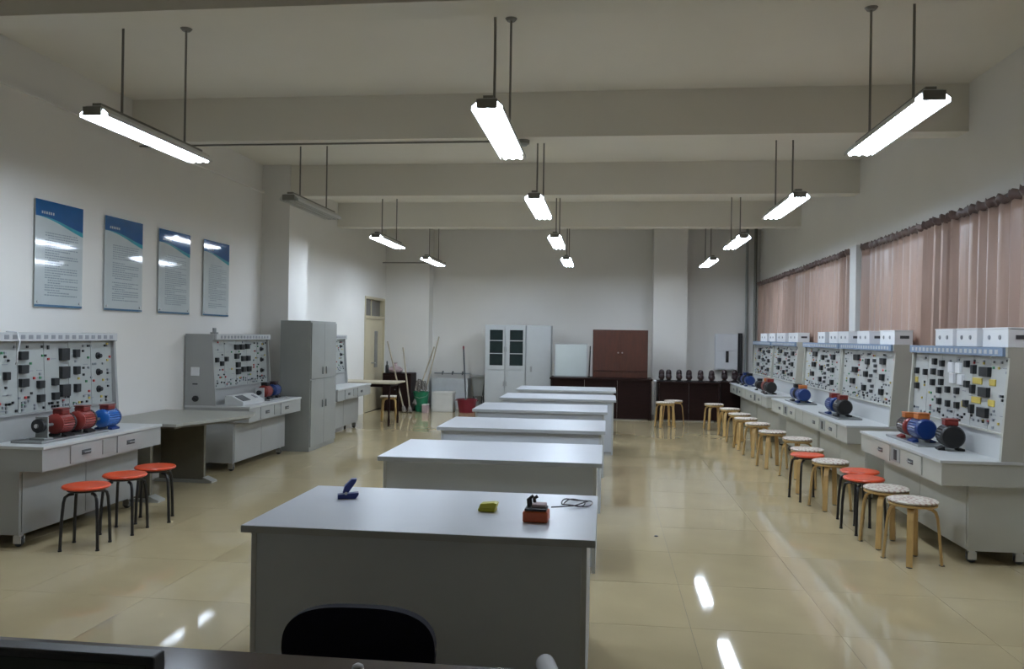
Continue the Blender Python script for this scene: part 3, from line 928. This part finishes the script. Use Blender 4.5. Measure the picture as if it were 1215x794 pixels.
# wash trough at the back wall
TW = .80
r = thing('wash_trough', 'white tiled wash trough with pipe and tap at the back wall', 'sink', (-3.76, 17.22, 0))
bx('trough_front', 'sink', r, 0, TW, 0, .06, 0, .66)
bx('trough_side', 'sink', r, 0, .06, .061, .375, 0, .66)
bx('trough_side', 'sink', r, TW - .06, TW, .061, .375, 0, .66)
bx('basin_floor', 'sink', r, .061, TW - .061, .061, .375, .30, .34)
pp = MB().tube([(.0, .30, .76), (TW, .30, .76)], .014, 8).build('water_pipe', 'steel', r, True)
for x in (.2, .42, .64):
    MB().tube([(x, .30, .775), (x, .30, .80), (x, .24, .80), (x, .20, .77), (x, .20, .73)], .012, 8).build('tap', 'dark_grey', pp, True)
r = thing('grey_stand', 'grey stand beside the steel cabinet, with dark top', 'stand', (-2.87, 17.12, 0))
bx('top', 'locker', r, -.04, .30, -.02, .34, .70, .73, bevel=.003)
MB().prism([(.02, .699), (.28, .699), (.24, .30), (.06, .30)], .02, .30, 'y').build('funnel_body', 'locker', r)
for x, y in ((.04, .04), (.24, .04), (.04, .28), (.24, .28)):
    MB().tube([(x, y, 0), (x * .9 + .014, y, .3)], .014, 8).build('leg', 'dark_grey', r, True)

# ------------------------------------------------------------------ back wall furniture
r = thing('steel_cabinet', 'pale grey steel cabinet with two glazed upper doors', 'cabinet', (-2.53, 16.78, 0))
W_ = .86
bx('carcass', 'steel_cabinet', r, 0, W_, 0, .40, 0, 1.825, bevel=.003)
for k in (0, 1):
    x0 = .015 + k * (W_ / 2 - .007)
    x1 = x0 + W_ / 2 - .022
    up_ = MB()
    up_.box(x0, x0 + .085, -.02, -.0005, .90, 1.79).box(x1 - .045, x1, -.02, -.0005, .90, 1.79).box(x0 + .085, x1 - .045, -.02, -.0005, .90, .98).box(x0 + .085, x1 - .045, -.02, -.0005, 1.725, 1.79)
    dr = up_.build('glazed_door', 'steel_cabinet', r)
    bx('pane', 'glass_dark', dr, x0 + .086, x1 - .046, -.010, -.005, .981, 1.724)
    for z in (1.23, 1.50):
        bx('glazing_bar', 'steel_cabinet', dr, x0 + .086, x1 - .046, -.018, -.0105, z - .008, z + .008)
    bx('handle', 'steel', dr, (x1 - .02) if k == 0 else x0 + .01, (x1 - .008) if k == 0 else x0 + .022, -.032, -.0205, 1.27, 1.37)
    dl = bx('lower_door', 'steel_cabinet', r, x0, x1, -.02, -.0005, .06, .88)
    bx('handle', 'steel', dl, (x1 - .03) if k == 0 else x0 + .012, (x1 - .015) if k == 0 else x0 + .027, -.032, -.0205, .55, .65)
r = thing('steel_cabinet', 'plain pale grey steel locker right beside the glazed cabinet', 'cabinet', (-1.665, 16.78, 0))
bx('carcass', 'steel_cabinet', r, 0, .52, 0, .40, 0, 1.825, bevel=.003)
dd = bx('door', 'steel_cabinet', r, .012, .508, -.018, -.0005, .05, 1.79, bevel=.002)
bx('handle', 'steel', dd, .09, .13, -.034, -.0185, .86, .97)


def brown_desk(x0, x1, y0, y1, H, label, panels):
    r = thing('long_desk', label, 'desk', (x0, y0, 0))
    W, D = x1 - x0, y1 - y0
    bx('desktop', 'brown_desk', r, 0, W, 0, D, H - .035, H, bevel=.003)
    bx('side_panel', 'brown_desk', r, .02, .045, .03, D - .03, 0, H - .0355)
    bx('side_panel', 'brown_desk', r, W - .045, W - .02, .03, D - .03, 0, H - .0355)
    n = panels
    pw = (W - .092) / n
    for k in range(n):
        bx('front_panel', 'brown_desk', r, .046 + k * pw + .002, .046 + (k + 1) * pw - .002, .05, .07, .02, H - .0355)
    return r


brown_desk(-1.10, .90, 15.85, 16.62, .80, 'dark brown desk carrying the whiteboard and red-brown cabinet', 3)
brown_desk(.99, 2.20, 15.90, 16.60, .76, 'dark brown desk with the row of small motors on it', 2)
# lighter metal post between the two desks
r = thing('metal_post', 'slim silver post standing between the two dark desks', 'post', (.945, 15.92, 0))
MB().lathe([(.035, 0), (.035, .01), (.014, .015), (.014, .74)], n=12).build('pole', 'chrome', r, True)
MB().lathe([(.016, .7405), (.03, .755), (.03, .775), (.012, .79)], n=14).build('knob', 'white_plastic', r, True)
# whiteboard standing on the desk
r = thing('whiteboard', 'pale green-grey board standing on the dark brown desk', 'board', (-1.04, 16.30, .8005))
MB().prism([(0.0, .02), (.012, .02), (.092, .64), (.08, .64)], .02, .64, 'x').build('panel', 'whiteboard', r)
mb = MB()
mb.prism([(-.004, .0), (.016, .0), (.018, .0195), (-.002, .0195)], 0, .66, 'x')
mb.prism([(.078, .641), (.096, .641), (.098, .66), (.080, .66)], 0, .66, 'x')
mb.prism([(-.002, .0196), (.016, .0196), (.096, .6409), (.078, .6409)], 0, .019, 'x')
mb.prism([(-.002, .0196), (.016, .0196), (.096, .6409), (.078, .6409)], .641, .66, 'x')
mb.build('frame', 'steel', r)
# red-brown cabinet on the desk
r = thing('wooden_cabinet', 'red-brown wooden cabinet standing on the dark brown desk', 'cabinet', (-.27, 16.10, .8005))
bx('carcass', 'brown_cabinet', r, 0, 1.08, 0, .42, 0, .95, bevel=.004)
for k in (0, 1):
    dd = bx('door', 'brown_cabinet', r, .015 + k * .527, .538 + k * .527, -.018, -.0005, .14, .93, bevel=.003)
    MB().lathe([(.012, -.035), (.015, -.0185)], (.50 + k * .08, 0, .50), 'y', 10).build('knob', 'steel', dd, True)
bx('plinth_rail', 'brown_cabinet', r, .015, 1.065, -.014, -.0005, .015, .12)
r = thing('dark_boards', 'thin dark boards leaning left of the red-brown cabinet', 'board', (-.345, 16.20, .8005))
for k in range(2):
    MB().prism([(.0, 0), (.016, 0), (.03, .62 - .1 * k), (.014, .62 - .1 * k)], k * .05, k * .05 + .24, 'y').build('board', 'brown_desk', r)

# row of small upright maroon motors
def small_motor_proto():
    r = thing('small_motor', '', 'motor', (0, 0, 0), 0, 'row of small dark motors on the far desk')
    MB().box(-.065, .065, -.08, .08, 0, .018, bevel=.004).build('base', 'motor_black', r)
    n = 32
    poly = [((.062 if k % 2 else .056) * math.cos(2 * PI * k / n), .09 + (.062 if k % 2 else .056) * math.sin(2 * PI * k / n)) for k in range(n)]
    MB().prism(poly, -.06, .06, 'y').build('stator_body', 'motor_maroon', r)
    MB().lathe([(.057, -.0605), (.05, -.08), (.02, -.095)], (0, 0, .09), 'y', 18).build('end_shield', 'motor_maroon', r, True)
    MB().box(-.04, .04, -.018, .018, .0185, .034).build('pedestal', 'motor_black', r)
    MB().lathe([(.054, .105), (.056, .165), (.050, .20), (.036, .222), (.018, .232), (.004, .234)], n=16).build('terminal_cap', 'motor_maroon', r, True)
    return r


SM = small_motor_proto()
for k, x in enumerate((1.075, 1.21, 1.41, 1.60, 1.82, 2.03)):
    l = 'small dark motor on the far desk, %s' % ['leftmost, beside the silver post', 'second from the left', 'third from the left', 'fourth from the left', 'fifth from the left', 'sixth from the left, at the desk end'][k]
    if k == 0:
        SM.location = (x, 16.02, .7605)
        SM['label'] = l
    else:
        clone(SM, l, (x, 16.02, .7605))
r = thing('side_stand', 'low dark stand between far desk and corner bench', 'stand', (2.225, 16.24, 0))
bx('top', 'brown_desk', r, 0, .42, 0, .36, .73, .76, bevel=.003)
bx('body', 'brown_desk', r, .02, .40, .02, .34, 0, .7295)
clone(SM, 'small dark motor on the low stand, left of two', (2.32, 16.36, .7605))
clone(SM, 'small dark motor on the low stand, right of two', (2.52, 16.36, .7605))

# white switch cabinet and black strip on the back wall
r = thing('switch_cabinet', 'white switch cabinet with black lever on the back wall', 'switchboard', (2.28, 17.42, .95))
bx('housing', 'white_plastic', r, 0, .46, 0, .178, 0, .76, bevel=.004)
for z0, z1 in ((.02, .40), (.41, .74)):
    bx('door', 'white_plastic', r, .015, .445, -.014, -.0005, z0, z1, bevel=.003)
lv = bx('lever_plate', 'black', r, .21, .27, -.022, -.0145, .16, .40)
MB().tube([(.24, -.0225, .35), (.24, -.05, .33), (.24, -.06, .24)], .012, 8).build('lever', 'black', lv, True)
r = thing('cable_duct', 'black vertical cable duct right of the white switch cabinet', 'cable duct', (2.765, 17.50, .75))
bx('cover', 'black', r, 0, .075, 0, .098, 0, .98, bevel=.004)
bx('seam', 'dark_grey', r, .03, .045, -.004, -.0005, .02, .96)
tag(MB().tube([(2.92, 17.53, .001), (2.92, 17.53, ZC - .001)], .028, 12).build('drain_pipe', 'bench_grey', None, True), 'grey vertical pipe in the back right corner, left one', 'pipe')
tag(MB().tube([(3.09, 17.50, .001), (3.09, 17.50, ZC - .001)], .032, 14).build('drain_pipe', 'lamp_metal', None, True), 'dark vertical pipe in the back right corner, right one', 'pipe')

# ------------------------------------------------------------------ posters
def poster(y0, y1, label, seed):
    Z0, Z1 = 1.79, 2.70
    r = thing('wall_poster', label, 'poster', (XL + .022, y0, Z0), 0, 'notice boards on the left wall')
    W, H = y1 - y0, Z1 - Z0
    rnd = random.Random(seed)
    # board faces +x; text reads along +y
    bx('board', 'poster', r, -.004, 0, 0, W, 0, H)

    def wave(y, off):
        t = y / W
        return H * (.845 - off) - H * .075 * t ** 1.3 + H * .012 * math.sin(t * 5)
    n = 14
    for nm, mt, o0, o1, dx in (('header', 'poster_blue', 0, None, .0012), ('wave_band', 'poster_teal', .045, 0, .0010)):
        poly = [(W * i / n, wave(W * i / n, o0 * (i / n))) for i in range(n + 1)]
        if o1 is None:
            poly += [(W, H), (0, H)]
        else:
            poly += [(W * i / n, wave(W * i / n, 0) - .0005) for i in range(n, -1, -1)][0:n]
        MB().prism(poly, .0002, dx, 'x').build(nm, mt, r)
    mb = MB()
    z = H * .70
    while z > H * .10:
        if rnd.random() > .06:
            y = W * (.2 if rnd.random() > .2 else .26)
            end = W * rnd.choice((.88, .88, .88, .7, .5))
            while y < end:
                l = rnd.uniform(.012, .03)
                mb.box(.0002, .0008, y, min(y + l, end + .01), z - .005, z + .005)
                y += l + rnd.uniform(.004, .01)
        z -= H * .0235
    o = mb.build('text_lines', 'poster_text', r)
    o['kind'] = 'stuff'
    mb = MB()
    for k in range(6):
        mb.box(.0014, .0019, W * (.12 + .045 * k), W * (.12 + .045 * k) + .016, H * .873, H * .897)
    o = mb.build('title', 'poster', r)
    o['kind'] = 'stuff'
    bx('bottom_strip', 'poster_strip', r, .0002, .0015, 0, W, 0, H * .022)
    for y, zz in ((W * .06, H * .045), (W * .94, H * .045)):
        MB().lathe([(.010, -.0215), (.010, -.004), (.012, .0022), (.012, .007), (.006, .009)], (0, y, zz), 'x', 12).build('stand_off', 'chrome', r, True)


for k, (a, b_) in enumerate([(6.28, 6.90), (7.23, 7.86), (8.17, 8.82), (9.14, 9.79)]):
    poster(a, b_, 'blue-headed notice board on the left wall, %s' % ['nearest the camera', 'second from the camera', 'third from the camera', 'farthest from the camera'][k], 40 + k)

# ------------------------------------------------------------------ things on the nearest table
TZ = .7505
r = thing('spring_clip', 'blue plastic clip standing open on the nearest table', 'clip', (-1.31, 4.05, TZ), .35)
MB().prism([(-.055, 0), (.035, 0), (.05, .02), (.05, .03), (.02, .028), (-.055, .022)], -.022, .022, 'y').build('lower_jaw', 'clip_blue', r)
MB().prism([(-.03, .030), (.0, .034), (.035, .085), (.04, .10), (.015, .10), (-.02, .065)], -.02, .02, 'y').build('upper_jaw', 'clip_blue', r)
MB().tube([(-.014, -.026, .029), (-.014, .026, .029)], .008, 8).build('spring', 'chrome', r, True)
r = thing('yellow_case', 'small yellow case lying on the nearest table', 'case', (-.56, 3.88, TZ), -.1)
MB().box(-.042, .042, -.03, .03, 0, .018, bevel=.006).build('tray', 'yellow', r)
MB().prism([(-.038, .0185), (.042, .0185), (.050, .042), (.036, .046), (-.03, .038)], -.026, .026, 'y').build('lid', 'yellow', r)
r = thing('multimeter_box', 'orange box with black top fittings on the nearest table', 'instrument', (-.31, 3.72, TZ), -.03)
MB().box(-.058, .058, -.05, .05, 0, .05, bevel=.007).build('case', 'orange', r)
MB().box(-.050, .050, -.042, .05, .0505, .062, bevel=.003).build('panel', 'black', r)
MB().box(-.02, .045, -.02, .045, .0625, .078, bevel=.004).build('cover', 'pink', r)
for k, (x, y) in enumerate(((-.035, .0), (-.01, .03), (-.03, .035))):
    MB().tube([(x, y, .0625), (x - .004, y + .004, .095), (x + .01, y + .01, .105)], .008, 8).build('plug', 'black', r, True)
pts = []
for k in range(60):
    t = k / 59
    a = t * 2 * PI * 2.6
    cx, cy = (-.15 + .02 * math.sin(a * .5)), 4.12
    if t < .18:
        q = t / .18
        p = (-.245 + q * .10, 3.80 + q * .24, TZ + .008 + (1 - q) * .04)
    else:
        p = (cx + (.065 + .01 * math.sin(a)) * math.cos(a + 3.9), cy + .085 * math.sin(a + 3.9), TZ + .008 + .004 * math.sin(3 * a))
    pts.append(p)
tag(MB().tube(pts, .0032, 6).build('test_lead', 'cable_dark', None, True), 'thin dark test lead coiled behind the orange box', 'cable')

# ------------------------------------------------------------------ teacher's desk, monitor, chair
r = thing('teacher_desk', 'glossy dark brown desk across the bottom of the view', 'desk', (-1.9, .95, 0))
bx('desktop', 'teacher_desk', r, 0, 2.6, 0, 1.085, .725, .76, bevel=.004)
bx('side_panel', 'teacher_desk', r, .05, .08, .05, .65, 0, .7245)
bx('side_panel', 'teacher_desk', r, 2.52, 2.55, .05, .65, 0, .7245)
bx('modesty_panel', 'teacher_desk', r, .081, 2.519, .62, .64, .10, .7245)
r = thing('monitor', 'black computer screen at the bottom left, standing on the brown desk', 'monitor', (-.945, 1.16, .7605), .0)
bx('bezel', 'black', r, -.27, .268, 0, .035, .05, .342, bevel=.004)
bx('screen', 'glass_dark', r, -.258, .256, -.0015, -.0002, .065, .330)
MB().lathe([(.11, 0), (.11, .008), (.03, .014)], (0, .03, 0), n=24).build('foot', 'black', r, True)
bx('neck', 'black', r, -.03, .03, .036, .055, .0145, .20)
r = thing('paper_roll', 'white paper roll lying on the brown desk', 'roll', (-.140, 2.015, .7605), 0)
a_, b_ = Vector((0, 0, .0245)), Vector((.105, -.42, .0245))
MB().tube([tuple(a_), tuple(b_)], .024, 18).build('outer_sheet', 'paper', r, True)
dv = (a_ - b_).normalized()
MB().tube([tuple(a_ + dv * .0004), tuple(a_ + dv * .0015)], .012, 14).build('inner_edge', 'side_white', r, True)
r = thing('chalk_holder', 'small pale round-tipped holder on the brown desk', 'holder', (-.585, 1.90, .7605), 0)
MB().lathe([(.012, 0), (.016, .006), (.016, .028)], n=14).build('barrel', 'tan', r, True)
MB().lathe([(.0155, .0285), (.013, .038), (.005, .043)], n=14).build('tip', 'paper', r, True)
# chair beyond the desk, back towards the tables
r = thing('chair', 'dark navy chair with rounded backrest between desk and nearest table', 'chair', (-.70, 2.08, 0), .04)
W_ = .228
out = []
for k in range(33):
    t = PI * k / 32
    c, s = math.cos(t), math.sin(t)
    e = .68
    out.append((W_ * (abs(c) ** e) * (1 if c >= 0 else -1), .672 + .128 * (abs(s) ** .74)))
poly = out + [(-W_ * .97, .50), (-W_ * .8, .46), (W_ * .8, .46), (W_ * .97, .50)]
mb = MB()
mb.prism(poly, .215, .25, 'y')
bmesh.ops.bevel(mb.bm, geom=[e for e in mb.bm.edges if abs(e.verts[0].co.y - e.verts[1].co.y) < 1e-6], offset=.010, segments=2, affect='EDGES')
mb.build('backrest', 'navy', r, True)
MB().box(-.215, .215, -.20, .205, .42, .46, bevel=.012).build('seat', 'navy', r, True)
for s in (-1, 1):
    MB().tube([(s * .19, .19, .419), (s * .19, .195, .20), (s * .20, .24, .0)], .012, 8).build('leg', 'black_metal', r, True)
    MB().tube([(s * .19, -.17, .419), (s * .19, -.18, .20), (s * .20, -.20, .0)], .012, 8).build('leg', 'black_metal', r, True)
    MB().tube([(s * .14, .15, .413), (s * .14, .236, .41), (s * .14, .262, .46), (s * .14, .262, .60)], .010, 8).build('back_bracket', 'black_metal', r, True)
# small bits on the floor
for x, y, l in ((1.50, 4.02, 'tiny dark scrap on the floor at the bottom right'), (.42, 6.62, 'tiny dark scrap on the floor beside the second table')):
    tag(MB().lathe([(.012, .0002), (.018, .004), (.010, .009)], n=7).build('floor_scrap', 'cable_dark', None, False, (x, y, 0)), l, 'scrap')
bpy.context.view_layer.update()
